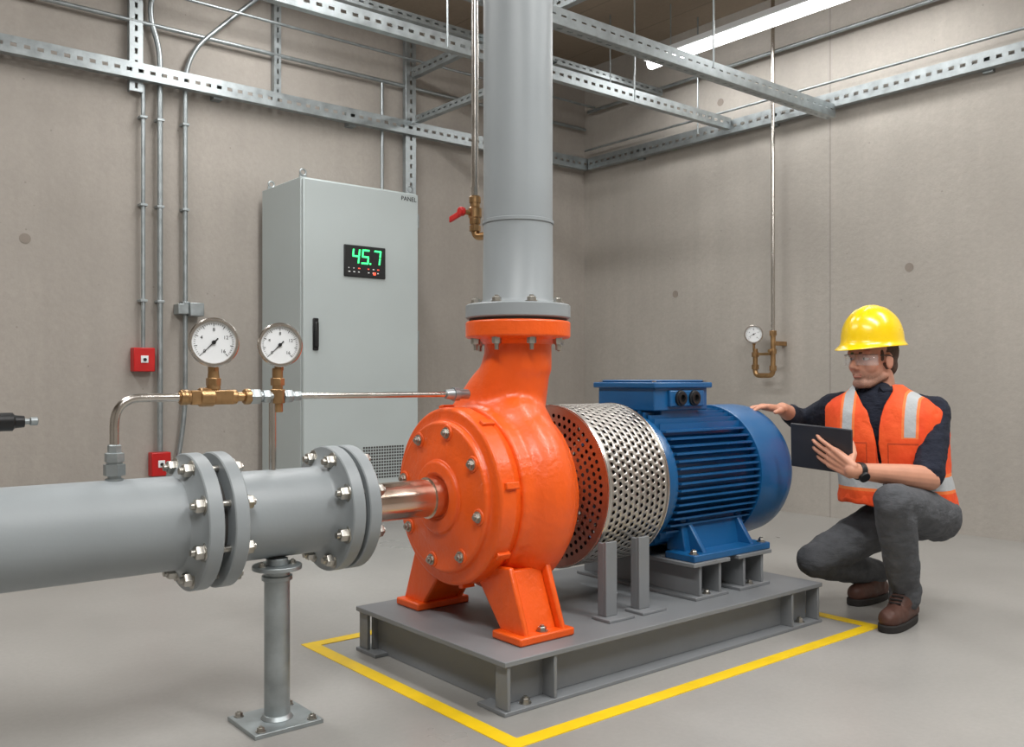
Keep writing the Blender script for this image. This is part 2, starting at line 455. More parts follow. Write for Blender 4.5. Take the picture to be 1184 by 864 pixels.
# ---------------------------------------------------------------- gauges
def gauge(c,r,nrm,stem_z,ndl=215,fit=m_brass):
    e=empty('pressure_gauge')
    c=V(c); nrm=V(nrm).normalized()
    b=MB()
    b.lathe(c,nrm,[(-.045,r*.3),(-.044,r*.85),(-.036,r*.97),(-.006,r*1.0),(-.004,r*1.08),(.006,r*1.08),(.009,r*1.03),(.009,r*.93),(.001,r*.9)],56,0,False)
    b.out('gauge_case',m_steel,e)
    b=MB(); b.cyl(c-nrm*.004,c+nrm*.0015,r*.93,seg=48); b.out('dial',m_white,e,smooth=False)
    b=MB(); up=V((0,0,1)); sd=up.cross(nrm).normalized()
    for k in range(0,41):
        a=math.radians(225-270*k/40); d=sd*math.cos(a)+up*math.sin(a); q=nrm.cross(d)
        L=.14 if k%5==0 else .07
        b.obox(c+d*r*(.84-L/2)+nrm*.002,d*r*L,q*r*(.025 if k%5==0 else .014),nrm*.001)
    a=math.radians(ndl); d=sd*math.cos(a)+up*math.sin(a); q=nrm.cross(d)
    b.prism([c+nrm*.003-d*r*.25-q*r*.03,c+nrm*.003-d*r*.25+q*r*.03,c+nrm*.003+d*r*.7+q*r*.008,c+nrm*.003+d*r*.7-q*r*.008],nrm*.001)
    b.cyl(c+nrm*.002,c+nrm*.006,r*.09,seg=16)
    b.out('ticks_and_needle',m_dark,e,smooth=False)
    Rm=Matrix((sd,up,nrm)).transposed()
    for k,tx in enumerate(('0','4','8','12','16')):
        aa=math.radians(225-270*k/4); text('dial_numeral',tx,r*.22,c+nrm*.002+(sd*math.cos(aa)+up*math.sin(aa))*r*.55,Rm,m_dark,e,ext=.0002)
    b=MB(); base=V((c.x,c.y,0))-nrm*.018
    b.cyl((base.x,base.y,stem_z),(base.x,base.y,c.z-r*.9),r*.14,seg=14)
    b.lathe((base.x,base.y,c.z-r*1.25),(0,0,1),[(0,r*.22),(r*.3,r*.22)],6)
    b.out('stem',fit,e)
    return e
gz=.905
gauge((.928,AY-.02,1.052),.0615,(-.28,-1,0),gz+.005,225)
gauge((1.118,AY-.02,1.05),.0575,(-.3,-1,0),gz+.005,225)
im=empty('gauge_impulse_piping')
b=MB(); r=.0115
b.tube([(.68,AY,.74),(.68,AY,gz),(.87,AY,gz)],r,.07)
b.tube([(1.17,AY,gz),(1.745,AY,gz)],.009)
b.tube([(1.105,AY,AZ+.11),(1.105,AY,gz)],.0105)
b.out('stainless_tubing',m_steel,im)
b=MB()
b.lathe((.68,AY,.69),(0,0,1),[(0,.022),(.012,.022),(.012,.016),(.02,.016)],20)
b.lathe((.68,AY,.71),(0,0,1),[(0,.027),(.028,.027),(.028,.02),(.034,.02),(.034,.024),(.056,.024),(.058,.017),(.075,.017),(.078,.014)],6)
b.lathe((1.70,AY,gz),(1,0,0),[(0,.014),(.03,.018),(.03,.022),(.05,.022),(.05,.016),(.09,.016)],12)
b.out('compression_fittings',m_galv,im)
b=MB()
b.cyl((.84,AY,gz),(1.06,AY,gz),.013,seg=20)
for x,L,R_ in ((.855,.022,.021),(.885,.07,.019),(.915,.04,.026),(.985,.03,.02),(1.03,.02,.022)):
    b.lathe((x-L*.5,AY,gz),(1,0,0),[(0,R_*.9),(.003,R_),(L-.003,R_),(L,R_*.9)],12)
b.box((.87,AY-.02,gz-.02),(.985,AY+.02,gz+.018))
b.cyl((.935,AY,gz),(.935,AY,.985),.014,seg=18); b.lathe((.935,AY,.935),(0,0,1),[(0,.02),(.022,.02)],6)
b.lathe((.935,AY,.925),(0,0,1),[(0,.019),(.07,.012)],16)
b.cyl((1.12,AY,gz-.045),(1.12,AY,.985),.015,seg=18)
b.lathe((1.12,AY,gz-.02),(0,0,1),[(0,.021),(.04,.021)],12)
b.lathe((1.12,AY,.935),(0,0,1),[(0,.02),(.022,.02)],6)
b.out('brass_manifold',m_brass,im,bevel=.002)
b=MB()
for x,L,R_ in ((1.05,.03,.023),(1.085,.02,.02),(1.15,.025,.02),(1.175,.02,.015)):
    b.lathe((x-L*.5,AY,gz),(1,0,0),[(0,R_*.9),(.003,R_),(L-.003,R_),(L,R_*.9)],6)
b.cyl((1.04,AY,gz),(1.19,AY,gz),.013,seg=16)
b.out('steel_unions',m_galv,im)
vv=empty('lever_valve')
b=MB(); b.cyl((.37,AY,AZ+.11),(.37,AY,.90),.013,seg=16); b.lathe((.37,AY,.82),(0,0,1),[(0,.024),(.06,.024)],8); b.cyl((.37,AY,.852),(.50,AY,.852),.007,seg=10)
b.lathe((.485,AY,.852),(1,0,0),[(0,.006),(.004,.010),(.018,.010),(.02,.007)],10)
b.out('valve_body',m_galv,vv)
b=MB(); b.lathe((.39,AY,.852),(1,0,0),[(0,.016),(.005,.022),(.06,.022),(.065,.016),(.085,.014)],18); b.out('valve_handle',m_dark,vv)

# ---------------------------------------------------------------- coupling guard
cg=empty('coupling_guard')
def perf(b,fn,ns,nt,hr=.27,stag=True,m=0):
    for j in range(nt):
        off=.5 if (stag and j%2) else 0
        for i in range(ns):
            o=[(-.5,-.5),(0,-.5),(.5,-.5),(.5,0),(.5,.5),(0,.5),(-.5,.5),(-.5,0)]
            ci,cj=i+.5+off,j+.5
            O=[b.bm.verts.new(fn(ci+x,cj+y)) for x,y in o]
            I=[]
            for x,y in o:
                L=math.hypot(x,y); I.append(b.bm.verts.new(fn(ci+x/L*hr,cj+y/L*hr)))
            for k in range(8): b.face([O[k],O[(k+1)%8],I[(k+1)%8],I[k]],m)
GR=.288; gx0,gx1=2.16,2.46
b=MB(); ns=66; nt=10; L=gx1-gx0-.03
perf(b,lambda s,t:V((gx0+.015+L*t/nt,AY+GR*math.cos(2*pi*s/ns),AZ+GR*math.sin(2*pi*s/ns))),ns,nt,.29)
for xx in (gx0,gx1-.015): b.lathe((xx,AY,AZ),(1,0,0),[(0,GR),(.015,GR)],132,0,False)
bmesh.ops.remove_doubles(b.bm,verts=b.bm.verts[:],dist=.0008)
b.out('perforated_shell',m_perf,cg,solid=.002,angle=1.0)
b=MB(); b.lathe((0,AY,AZ),(1,0,0),[(gx0+.006,GR-.006),(gx1-.006,GR-.006)],96,0,False); b.out('added_shade_cylinder',m_hole_shade,cg)  # added cylinder, no real guard part: darkens the view through the holes
b=MB()
for xx in (gx0,gx1):
    r0=.075; k=0
    while r0<.262:
        n=max(8,round(2*pi*(r0+.0135)/.0275)); ra=r0
        perf(b,lambda s,t:V((xx,AY+(ra+.027*t)*math.cos(2*pi*(s+k*.37)/n),AZ+(ra+.027*t)*math.sin(2*pi*(s+k*.37)/n))),n,1,.28,False)
        r0+=.027; k+=1
    b.lathe((xx,AY,AZ),(1,0,0),[(0,r0),(0.0001,GR)],62,0,False)
b.out('perforated_end_discs',m_perf,cg,smooth=False)
b=MB()
for xx in (gx0,gx1): b.ring((xx,AY,AZ),(1,0,0),GR,.0035,80)
b.out('rolled_edges',m_steel,cg)
b=MB()
for x in (2.175,2.335):
    b.box((x-.026,2.125,bz+.01),(x+.026,2.137,.412)); b.box((x-.026,2.137,bz+.01),(x-.014,2.165,.408))
    b.box((x-.05,2.085,bz),(x+.07,2.17,bz+.01))
    b.box((x-.026,2.683,bz),(x+.026,2.70,.412))
b.out('guard_legs',m_frame,cg,bevel=.002)
sh=empty('shaft_coupling')
b=MB(); b.lathe((0,AY,AZ),(1,0,0),[(2.145,.03),(2.18,.03),(2.18,.085),(2.27,.085),(2.27,.10),(2.30,.10),(2.30,.085),(2.39,.085),(2.39,.035),(2.468,.035)],32); b.out('coupling_hubs',m_frame,sh)

# ---------------------------------------------------------------- motor
mo=empty('electric_motor')
b=MB()
b.lathe((0,AY,AZ),(1,0,0),[(2.47,.07),(2.475,.12),(2.49,.20),(2.505,.245),(2.515,.25),(2.555,.25),(2.56,.235),(3.06,.235)],56)
for sgn in (-1,1):
    for k in range(-7,8):
        z=k*.0265; yo=math.sqrt(.266**2-z*z); yi=math.sqrt(max(.232**2-z*z,.01))-.02
        ya,yb=sorted((AY+sgn*yi,AY+sgn*yo)); b.box((2.555,ya,AZ+z-.0035),(3.05,yb,AZ+z+.0035))
    for k in range(-6,7):
        y=k*.0265; zo=math.sqrt(.266**2-y*y); zi=math.sqrt(.232**2-y*y)-.02
        za,zb=sorted((AZ+sgn*zi,AZ+sgn*zo)); b.box((2.555,AY+y-.0035,za),(3.05,AY+y+.0035,zb))
b.out('finned_housing',m_blue,mo)
b=MB()
b.lathe((0,AY,AZ),(1,0,0),[(3.03,.262),(3.03,.272),(3.04,.274),(3.20,.274),(3.235,.270),(3.262,.255),(3.277,.232),(3.28,.21),(3.28,.04)],72)
b.out('fan_cowl',m_blue,mo)
b=MB()
for sgn in (-1,1):
    ya,yb=sorted((AY+sgn*.30,AY+sgn*.16))
    b.box((2.585,ya,pz),(3.045,yb,pz+.026))
    for x in (2.66,2.95):
        b.prism([(x,AY+sgn*.285,pz+.02),(x,AY+sgn*.13,pz+.02),(x,AY+sgn*.10,.40),(x,AY+sgn*.20,.43)],(.02,0,0))
    b.prism([(2.63,AY+sgn*.22,pz+.02),(2.63,AY+sgn*.13,pz+.02),(2.63,AY+sgn*.12,.42),(2.63,AY+sgn*.195,.44)],(.37,0,0))
b.out('motor_feet',m_blue,mo,bevel=.004)
b=MB()
b.box((2.62,2.30,.77),(2.84,2.56,.845)); b.box((2.565,2.285,.835),(2.875,2.58,.925))
b.box((2.55,2.27,.921),(2.89,2.595,.943)); b.box((2.575,2.295,.943),(2.865,2.57,.952))
b.box((2.64,2.270,.850),(2.84,2.288,.912))
b.out('terminal_box',m_blue,mo,bevel=.006)
b=MB()
for x in (2.695,2.775):
    b.lathe((x,2.272,.882),(0,-1,0),[(0,.030),(.010,.030),(.012,.026),(.018,.024),(.018,.014),(.006,.012)],24)
b.out('cable_glands',m_dark,mo)
b=MB()
for x,y in ((2.572,2.292),(2.868,2.292),(2.572,2.573),(2.868,2.573)): b.cyl((x,y,.94),(x,y,.949),.008,seg=10)
for x in (2.61,3.02):
    for y in (2.135,2.685): b.bolt((x,y,pz+.026),(0,0,1),.013,.014)
for k in range(6):
    a=k*pi/3; b.bolt((2.50,AY+.225*math.cos(a),AZ+.225*math.sin(a)),(-1,0,0),.01,.01)
b.out('motor_bolts',m_bolt,mo)
b=MB(); b.ring((2.95,AY,.865),(0,1,0),.024,.007,20); b.out('lifting_eye',m_blue,mo)

# ---------------------------------------------------------------- control cabinet
ca=empty('electrical_control_cabinet')
x0,x1,y0,y1,zt=2.60,3.466,5.23,5.835,2.235
b=MB()
b.box((x0,y0+.03,.10),(x1,y1,zt)); b.box((x0+.02,y0+.05,0),(x1-.02,y1-.02,.10),1)
b.out('cabinet_body',[m_cab,m_frame],ca,bevel=.004)
b=MB(); b.box((x0+.004,y0,.115),(x1-.004,y0+.027,zt-.012)); b.out('cabinet_door',m_cab,ca,bevel=.006)
b=MB()
b.box((2.885,y0-.012,1.625),(3.196,y0,1.832)); b.out('display_bezel',m_dark,ca,bevel=.006)
b=MB()
SEG={'4':'bcfg','5':'acdfg','7':'abc'}
def digit(ch,x,z,w_,h_):
    t=.011; g=.003; yy=y0-.014
    def seg(xa,za,xb,zb):
        sk=.12
        b.prism([(xa+sk*(za-z),yy,za),(xb+sk*(za-z),yy,za),(xb+sk*(zb-z),yy,zb),(xa+sk*(zb-z),yy,zb)],(0,.002,0))
    S=SEG[ch]
    if 'a' in S: seg(x+g,z+h_-t,x+w_-g,z+h_)
    if 'g' in S: seg(x+g,z+h_/2-t/2,x+w_-g,z+h_/2+t/2)
    if 'd' in S: seg(x+g,z,x+w_-g,z+t)
    if 'f' in S: seg(x,z+h_/2+g,x+t,z+h_-g)
    if 'b' in S: seg(x+w_-t,z+h_/2+g,x+w_,z+h_-g)
    if 'c' in S: seg(x+w_-t,z+g,x+w_,z+h_/2-g)
digit('4',2.937,1.712,.056,.097); digit('5',3.007,1.712,.056,.097); digit('7',3.095,1.712,.056,.097)
b.box((3.072,y0-.014,1.712),(3.083,y0-.012,1.723))
b.out('display_digits',m_green,ca,smooth=False)
b=MB()
random.seed(2)
for k in range(7):
    for j in range(2):
        xx=2.915+k*.036
        if k!=3: b.box((xx,y0-.014,1.655+j*.024),(xx+random.uniform(.005,.014),y0-.012,1.661+j*.024),random.choice([0,0,0,1]))
b.box((3.10,y0-.015,1.645),(3.118,y0-.012,1.663),1)
b.out('display_legends',[m_wled,m_rled],ca,smooth=False)
b=MB(); b.box((2.665,y0-.012,1.14),(2.705,y0,1.345)); b.box((2.672,y0-.03,1.16),(2.698,y0-.012,1.32)); b.out('door_handle',m_dark,ca,bevel=.006)
text('panel_label','PANEL',.042,(3.385,y0-.001,2.185),FACE_Y,m_dark,ca,0,.0005)
b=MB()
for i in range(16):
    for j in range(11): b.box((3.03+i*.02,y0-.002,.30+j*.02),(3.043+i*.02,y0+.001,.312+j*.02))
b.out('vent_grille',m_grap,ca,smooth=False)
b=MB()
for x,y in ((x0+.03,y1-.08),(x0+.03,y0+.06),(x1-.03,y0+.06),(x1-.03,y1-.08)):
    b.box((x-.025,y-.004,zt-.005),(x+.025,y+.004,zt+.02)); b.ring((x,y,zt+.035),(0,1,0),.02,.006,20)
for z in (.4,1.2,2.0): b.box((x1-.004,y0+.004,z),(x1+.006,y0+.03,z+.09))
b.out('lifting_eyes_and_hinges',m_galv,ca)

# ---------------------------------------------------------------- struts
def strut(name,p0,p1,nrm,H_=.085,D=.042,pitch=.07,parent=None):
    p0,p1,nrm=V(p0),V(p1),V(nrm).normalized(); ax=(p1-p0); L=ax.length; ax.normalize(); w=ax.cross(nrm).normalized()
    b=MB(); n=max(1,int(L/pitch)); pt=L/n
    zs=[-H_/2,-H_*.11,H_*.11,H_/2]
    def P(s,z,d=0): return b.bm.verts.new(p0+ax*s+w*z-nrm*d)
    for i in range(n):
        ss_=[i*pt,i*pt+pt*.26,i*pt+pt*.74,(i+1)*pt]
        for a in range(3):
            for c in range(3):
                if a==1 and c==1: continue
                b.face([P(ss_[a],zs[c]),P(ss_[a+1],zs[c]),P(ss_[a+1],zs[c+1]),P(ss_[a],zs[c+1])])
    for sg in (-1,1):
        z=sg*H_/2
        b.face([P(0,z),P(L,z),P(L,z,D),P(0,z,D)])
        b.face([P(0,z,D),P(L,z,D),P(L,z*.7,D),P(0,z*.7,D)])
    bmesh.ops.remove_doubles(b.bm,verts=b.bm.verts[:],dist=.0004)
    return b.out(name,m_galv,parent,smooth=False,solid=.003)
sf=empty('strut_channel_support_framework')
strut('strut_back_wall',(X0+.02,5.80,2.865),(5.64,5.80,2.865),(0,-1,0),.10,.05,parent=sf)
strut('strut_right_wall',(5.62,5.78,2.865),(5.62,X0+.02,2.865),(-1,0,0),.10,.05,parent=sf)
strut('strut_cross_a',(X0+.02,4.23,2.88),(5.60,4.23,2.88),(0,-1,0),.085,parent=sf)
strut('strut_cross_b',(X0+.02,3.37,2.78),(5.60,3.37,2.78),(0,-1,0),.085,parent=sf)
strut('strut_cross_b_flat',(X0+.02,3.40,2.735),(5.60,3.40,2.735),(0,0,-1),.07,parent=sf)
strut('strut_drop',(3.80,5.84,.0),(3.80,5.84,H),(0,-1,0),.09,parent=sf)
strut('strut_drop_b',(1.78,5.85,2.75),(1.78,5.85,H),(0,-1,0),.08,parent=sf)
strut('strut_drop_c',(2.72,5.85,2.9),(2.72,5.85,H),(0,-1,0),.05,parent=sf)
strut('strut_bridge_a',(3.78,5.80,3.28),(3.78,3.9,3.28),(-1,0,0),.07,parent=sf)
strut('strut_bridge_b',(3.80,5.78,2.93),(3.80,4.23,2.93),(-1,0,0),.05,parent=sf)
strut('strut_bridge_c',(X0+.02,4.9,3.28),(5.6,4.9,3.28),(0,-1,0),.05,parent=sf)
b=MB()
for x,y,z in ((3.0,4.23,2.9),(4.55,4.23,2.9),(4.3,3.37,2.8),(2.9,3.37,2.8),(3.8,4.25,2.9),(5.0,4.9,3.25),(5.55,4.5,2.9)):
    b.cyl((x,y,z-.05),(x,y,H),.006,seg=8)
b.out('threaded_hanger_rods',m_galv,sf)
b=MB()
for x in (1.0,2.3,3.3,4.6): b.box((x-.03,5.845,2.80),(x+.03,Y1,2.93))
for y in (.5,2.4,3.9,5.2): b.box((5.665,y-.03,2.80),(X1,y+.03,2.93))
b.out('wall_brackets',m_galv,sf)
cd=empty('electrical_conduits')
b=MB(); yc=5.865
b.tube([(1.826,yc,1.155),(1.826,yc,2.8)],.013)
b.tube([(1.93,yc,.50),(1.93,yc,3.05),(1.86,yc,3.25),(1.95,yc,H)],.017,.15)
b.tube([(2.04,yc,.42),(2.09,yc,.75),(2.09,yc,3.05),(2.53,yc-.05,3.5),(2.8,yc-.05,H)],.015,.2)
b.tube([(X0+.02,5.86,3.19),(5.66,5.86,3.19)],.014)
b.tube([(X0+.02,5.74,3.36),(5.66,5.74,3.36)],.01)
b.tube([(3.56,yc,2.2),(3.56,yc,3.19)],.012)
b.tube([(5.64,X0+.02,3.33),(5.64,5.8,3.33)],.014)
b.tube([(5.60,X0+.02,2.98),(5.60,5.8,2.98)],.009)
b.out('conduit_runs',m_galv,cd)
b=MB()
for z in (1.45,2.05,2.6):
    for x in (1.826,1.93,2.09): b.box((x-.022,yc-.02,z-.008),(x+.022,Y1,z+.008))
b.out('conduit_clamps',m_galv,cd,bevel=.002)
b=MB(); b.box((2.03,5.82,1.375),(2.10,Y1,1.44)); b.box((2.10,5.80,1.365),(2.19,Y1,1.45)); b.out('junction_box',m_galv,cd,bevel=.004)
for x,z,sx in ((1.826,1.08,.065),(1.93,.42,.06)):
    e=empty('fire_alarm_call_point')
    b=MB(); b.box((x-sx,5.835,z-.075),(x+sx,Y1,z+.075)); b.out('call_point_housing',m_red,e,bevel=.006)
    b=MB(); b.box((x-sx*.35,5.83,z-.02),(x+sx*.35,5.836,z+.025)); b.out('call_point_window',m_white,e,bevel=.002)
    b=MB(); b.cyl((x,5.822,z),(x,5.831,z),.010,seg=16); b.out('call_point_button',m_dark,e)

dv=empty('vent_line_with_valve')
b=MB(); vx,vy=1.93,2.555
b.tube([(vx,vy,H-.01),(vx,vy,1.60)],.0125); b.lathe((vx,vy,1.60),(0,0,1),[(0,.016),(.03,.016)],8); b.out('vent_tube',m_steel,dv)
b=MB()
b.lathe((vx,vy,1.50),(0,0,1),[(0,.018),(.005,.02),(.02,.02),(.025,.024),(.055,.024),(.06,.018),(.075,.018),(.075,.021),(.095,.021),(.1,.016)],12)
b.tube([(vx,vy,1.51),(vx,vy,1.455),(1.95,2.47,1.455)],.014,.03)
b.lathe((vx,vy,1.475),(0,0,1),[(0,.02),(.02,.02)],8)
b.cyl((vx,vy,1.54),(vx-.05,vy+.01,1.54),.009,seg=12)
b.out('brass_valve',m_brass,dv)
b=MB(); b.obox((vx-.055,vy+.03,1.53),(.01,0,0),(0,.09,-.02),(0,0,.022)); b.cyl((vx-.045,vy+.005,1.54),(vx-.065,vy+.005,1.54),.016,seg=14)
b.out('red_lever',m_red,dv,bevel=.004)

dr=empty('air_drop_line')
b=MB(); gxx,gyy=5.56,3.83
b.tube([(gxx,gyy,H-.005),(gxx,gyy,1.30)],.014); b.out('drop_tube',m_steel,dr)
b=MB()
b.tube([(gxx,gyy,1.30),(gxx,gyy,.985),(gxx-.0,gyy+.15,.985),(gxx,gyy+.15,1.18)],.018,.04)
for z,q in ((1.27,0),(1.14,0),(1.02,0),(1.03,.15),(1.12,.15)): b.lathe((gxx,gyy+q,z),(0,0,1),[(0,.026),(.035,.026)],8)
b.cyl((gxx-.05,gyy,1.16),(gxx+.02,gyy,1.16),.012,seg=10)
b.box((gxx,gyy-.02,1.2),(X1,gyy+.02,1.23)); b.box((gxx-.01,gyy+.02,1.13),(gxx+.01,gyy+.13,1.15))
b.out('brass_fittings',m_brass,dr,bevel=.001)
gauge((gxx-.02,gyy+.15,1.285),.062,(-1,-.6,0),1.17,210)

# ---------------------------------------------------------------- luminaires
LC=(1,.995,.98)
def lum(x,y,z,L,watt):
    E=empty('fluorescent_light')
    b=MB(); b.box((x-.05,y-L/2,z+.03),(x+.05,y+L/2,z+.075)); b.out('lamp_housing',m_white,E,bevel=.004)
    b=MB(); b.cap((x,y-L/2+.04,z),(x,y+L/2-.04,z),.034,.034,16); b.box((x-.03,y-L/2+.02,z),(x+.03,y+L/2-.02,z+.03)); b.out('lamp_tube',m_tube,E)
    b=MB()
    for q in (-.4,.4): b.cyl((x,y+q*L,z+.07),(x,y+q*L,H),.005,seg=8)
    b.out('lamp_suspension',m_galv,E)
    ld=bpy.data.lights.new('lamp_light','AREA'); ld.shape='RECTANGLE'; ld.size=.35; ld.size_y=L; ld.energy=watt; ld.color=LC
    lo=bpy.data.objects.new('lamp_light',ld); col.objects.link(lo); lo.location=(x,y,z-.04); lo.parent=E
lum(5.2,3.55,3.35,2.3,18)
lum(4.4,.3,3.5,2.3,50)
lum(2.5,.2,3.55,2.4,84)
lum(2.5,4.3,3.6,2.2,52)
lum(.1,.2,3.55,2.4,95)
lum(.1,4.0,3.6,2.4,62)
w=bpy.data.worlds.new('world'); sc.world=w; w.use_nodes=True
w.node_tree.nodes['Background'].inputs[0].default_value=(.5,.5,.5,1); w.node_tree.nodes['Background'].inputs[1].default_value=.3

# ---------------------------------------------------------------- worker
wk=empty('worker')
O=V((3.62,1.88,0)); E1=V((-.773,.635,0)); E2=V((-.635,-.773,0))
def W(a,b,z): return O+E1*a+E2*b+V((0,0,z))
def Wd(a,b,z): return E1*a+E2*b+V((0,0,z))
hipL,hipR=W(-.105,.085,.40),W(-.045,-.09,.39)
kneL,kneR=W(.197,.40,.503),W(.345,-.02,.205)
ankL,ankR=W(.064,.19,.13),W(.03,-.19,.115)
b=MB()
b.ell(W(-.07,0,.41),(.142,.142,.12))
b.cap(W(-.07,0,.42),W(-.01,0,.52),.132,.14)
b.chain([(hipL,.100),(hipL.lerp(kneL,.5),.088),(kneL,.070)])
b.chain([(kneL,.070),(kneL.lerp(ankL,.3),.072),(ankL,.058)])
b.cap(ankL,ankL+V((0,0,-.03)),.064,.062)
b.chain([(hipR,.105),(hipR.lerp(kneR,.5),.092),(kneR,.074)])
b.chain([(kneR,.074),(kneR.lerp(ankR,.35),.072),(ankR,.058)])
b.blob('jeans',m_jeans,wk,.008,4,disp=.014,ds=.07)
def boot(nm,ank,toe,heel):
    b=MB()
    ank,toe,heel=V(ank),V(toe),V(heel)
    t=V((toe.x,toe.y,.047)); h=V((heel.x,heel.y,.05)); mid=h.lerp(t,.6)
    b.cap(h,mid,.040,.045); b.cap(mid,t,.046,.04); b.cap(ank,h.lerp(t,.22)+V((0,0,.02)),.05,.045)
    b.cap(ank,mid+V((0,0,.01)),.046,.04)
    b.blob(nm+'_upper',m_boot,wk,.006,3,disp=.005,ds=.03)
    b=MB(); d=(t-h).normalized(); s=V((-d.y,d.x,0)); ring=[]
    for k in range(28):
        a=2*pi*k/28; u=math.cos(a); v=math.sin(a)
        ln=(t-h).length/2+.046; wd=.048+(.006*u)
        ring.append((h+t)/2*1+d*ln*math.copysign(abs(u)**.8,u)+s*wd*math.copysign(abs(v)**.8,v))
    b.loft([[V((p.x,p.y,0)) for p in ring],[V((p.x,p.y,.028)) for p in ring]])
    b.out(nm+'_sole',m_sole,wk,bevel=.004)
    b=MB()
    for k in range(5):
        c=ank.lerp(mid+V((0,0,.01)),.25+k*.17); u=(mid-ank).normalized(); n=V((0,0,1)); n=(n-u*n.dot(u)).normalized()
        b.cap(c+n*.043-s*.02,c+n*.043+s*.02,.0035,.0035,8)
    b.out(nm+'_laces',m_sole,wk)
boot('boot_l',W(.064,.19,.12),W(.175,.31,0),W(.03,.15,0))
boot('boot_r',W(.03,-.19,.105),W(.14,-.10,0),W(.0,-.21,0))
F_=Wd(.6,.8,0); Lf=Wd(-.8,.6,0)
def ringp(c,hw,hd,n=48,a0=0,a1=2*pi,ex=2.5,closed=True,lift=0):
    out=[]
    for k in range(n):
        a=a0+(a1-a0)*k/(n if closed else n-1)
        cx_,sy_=math.cos(a),math.sin(a)
        out.append(V(c)+Lf*hw*math.copysign(abs(cx_)**(2/ex),cx_)+F_*hd*math.copysign(abs(sy_)**(2/ex),sy_)+V((0,0,-lift*cx_*cx_)))
    return out
TR=[(-.06,0,.42,.155,.12),(-.01,0,.50,.165,.12),(.03,0,.60,.175,.125),(.055,0,.70,.19,.13),(.065,0,.78,.195,.12),(.075,0,.84,.17,.10),(.085,0,.88,.12,.085),(.095,0,.905,.08,.07)]
shL,shR=W(-.092,.100,.824),W(.228,-.118,.836)
elL,elR=W(-.005,.245,.572),W(.285,-.34,.755)
wrR=W(.444,-.15,.828)
b=MB()
b.loft([ringp(W(a,bb,z),hw,hd) for a,bb,z,hw,hd in TR])
b.cap(shL,W(.04,0,.86),.060,.055); b.cap(shR,W(.11,0,.86),.06,.055)
b.cap(W(.09,0,.88),W(.097,.0,.900),.064,.060)
b.chain([(shL,.063),(shL.lerp(elL,.5),.062),(shL.lerp(elL,.93),.058)])
b.chain([(shR,.064),(elR,.056),(elR.lerp(wrR,.62),.045)])
b.blob('shirt',m_shirt,wk,.007,3,disp=.014,ds=.05)
b=MB()
b.loft([ringp(W(.093,0,.895),.074,.070,40,pi/2+.25,pi/2+2*pi-.25,2,False),ringp(W(.097,0,.925),.066,.063,40,pi/2+.35,pi/2+2*pi-.35,2,False),ringp(W(.093,0,.905),.082,.080,40,pi/2+.5,pi/2+2*pi-.5,2,False)],0,False,False)
b.out('shirt_collar',m_shirt,wk,solid=.004,angle=9)
def hand(b,w_,Y,Z,s,curl,spread=0.0,k=1.05,thumb=(.75,.55,-.35)):
    Y=V(Y).normalized(); Z=V(Z); Z=(Z-Y*Z.dot(Y)).normalized(); X=Y.cross(Z)*s
    P=lambda x,y,z:w_+(X*x+Y*y+Z*z)*k
    spec=[(.031,.090,.040,.025,.020,.0092),(.0105,.094,.044,.028,.021,.0095),(-.0105,.089,.041,.026,.020,.009),(-.030,.080,.032,.020,.018,.008)]
    for i,(x,y,l1,l2,l3,r) in enumerate(spec):
        kn=P(x,y,0); b.cap(P(x*.55,.0,0),kn,.017,.0118,12)
        b.cap(P(x*.75,.03,-.004),P(x,y-.01,-.004),.015,.0115,12)
        ang=0; p=kn; c=curl[i] if isinstance(curl[0],(list,tuple)) else curl
        sp=(x/.03)*spread
        for L_,cc,rr in ((l1,c[0],1),(l2,c[1],.93),(l3,c[2],.84)):
            ang+=cc
            d=(Y*math.cos(ang)*math.cos(sp)+X*math.sin(sp)-Z*math.sin(ang)).normalized()
            q=p+d*L_*k; b.cap(p,q,r*rr,r*rr*.93,12); p=q
    t=V(thumb); p=P(.022,.02,-.006)
    d=(X*t.x+Y*t.y+Z*t.z).normalized(); q=p+d*.042*k; b.cap(p,q,.016,.0125,12)
    d2=(d+Y*.5).normalized(); p=q+d2*.032*k; b.cap(q,p,.0115,.0105,12)
    d3=(d2+Y*.3-Z*.15).normalized(); b.cap(p,p+d3*.024*k,.0103,.0088,12)
TN=Wd(.68,.707,-.19).normalized()
tc=W(.4185,.27,.69); U=Wd(-.171,.16,-.017); U=(U-TN*U.dot(TN)).normalized(); Vv=TN.cross(U).normalized()
b=MB()
wrL=tc+U*.128+V((0,0,-.062))+TN*.020
b.chain([(elL,.048),(elL.lerp(wrL,.3),.046),(wrL,.028)])
hand(b,wrL,-U*.86+V((0,0,.42)),TN,1,((.04,.10,.35),(.06,.12,.35),(.08,.14,.35),(.12,.2,.4)),.06,thumb=(.45,.35,-.85))
b.blob('forearm_and_hand_l',m_skin,wk,.0034,2)
b=MB()
b.chain([(elR,.046),(elR.lerp(wrR,.5),.040),(wrR,.028)])
hand(b,wrR,Wd(.75,.22,.10),V((0,0,1)),-1,(.25,.3,.3),.12,thumb=(.8,.5,-.15))
b.blob('forearm_and_hand_r',m_skin,wk,.0034,2)
b=MB(); fd=(wrL-elL).normalized(); wp=wrL-fd*.035
b.cyl(wp-fd*.011,wp+fd*.011,.0345,.0335,24)
xx=(TN-fd*TN.dot(fd)).normalized(); b.cyl(wp+xx*.03,wp+xx*.042,.021,seg=20)
b.out('wristwatch',m_dark,wk,bevel=.002)
tb=empty('tablet_computer')
b=MB(); b.obox(tc,U*.245,Vv*.175,TN*.010); b.out('tablet_shell',m_pages,tb,bevel=.004)
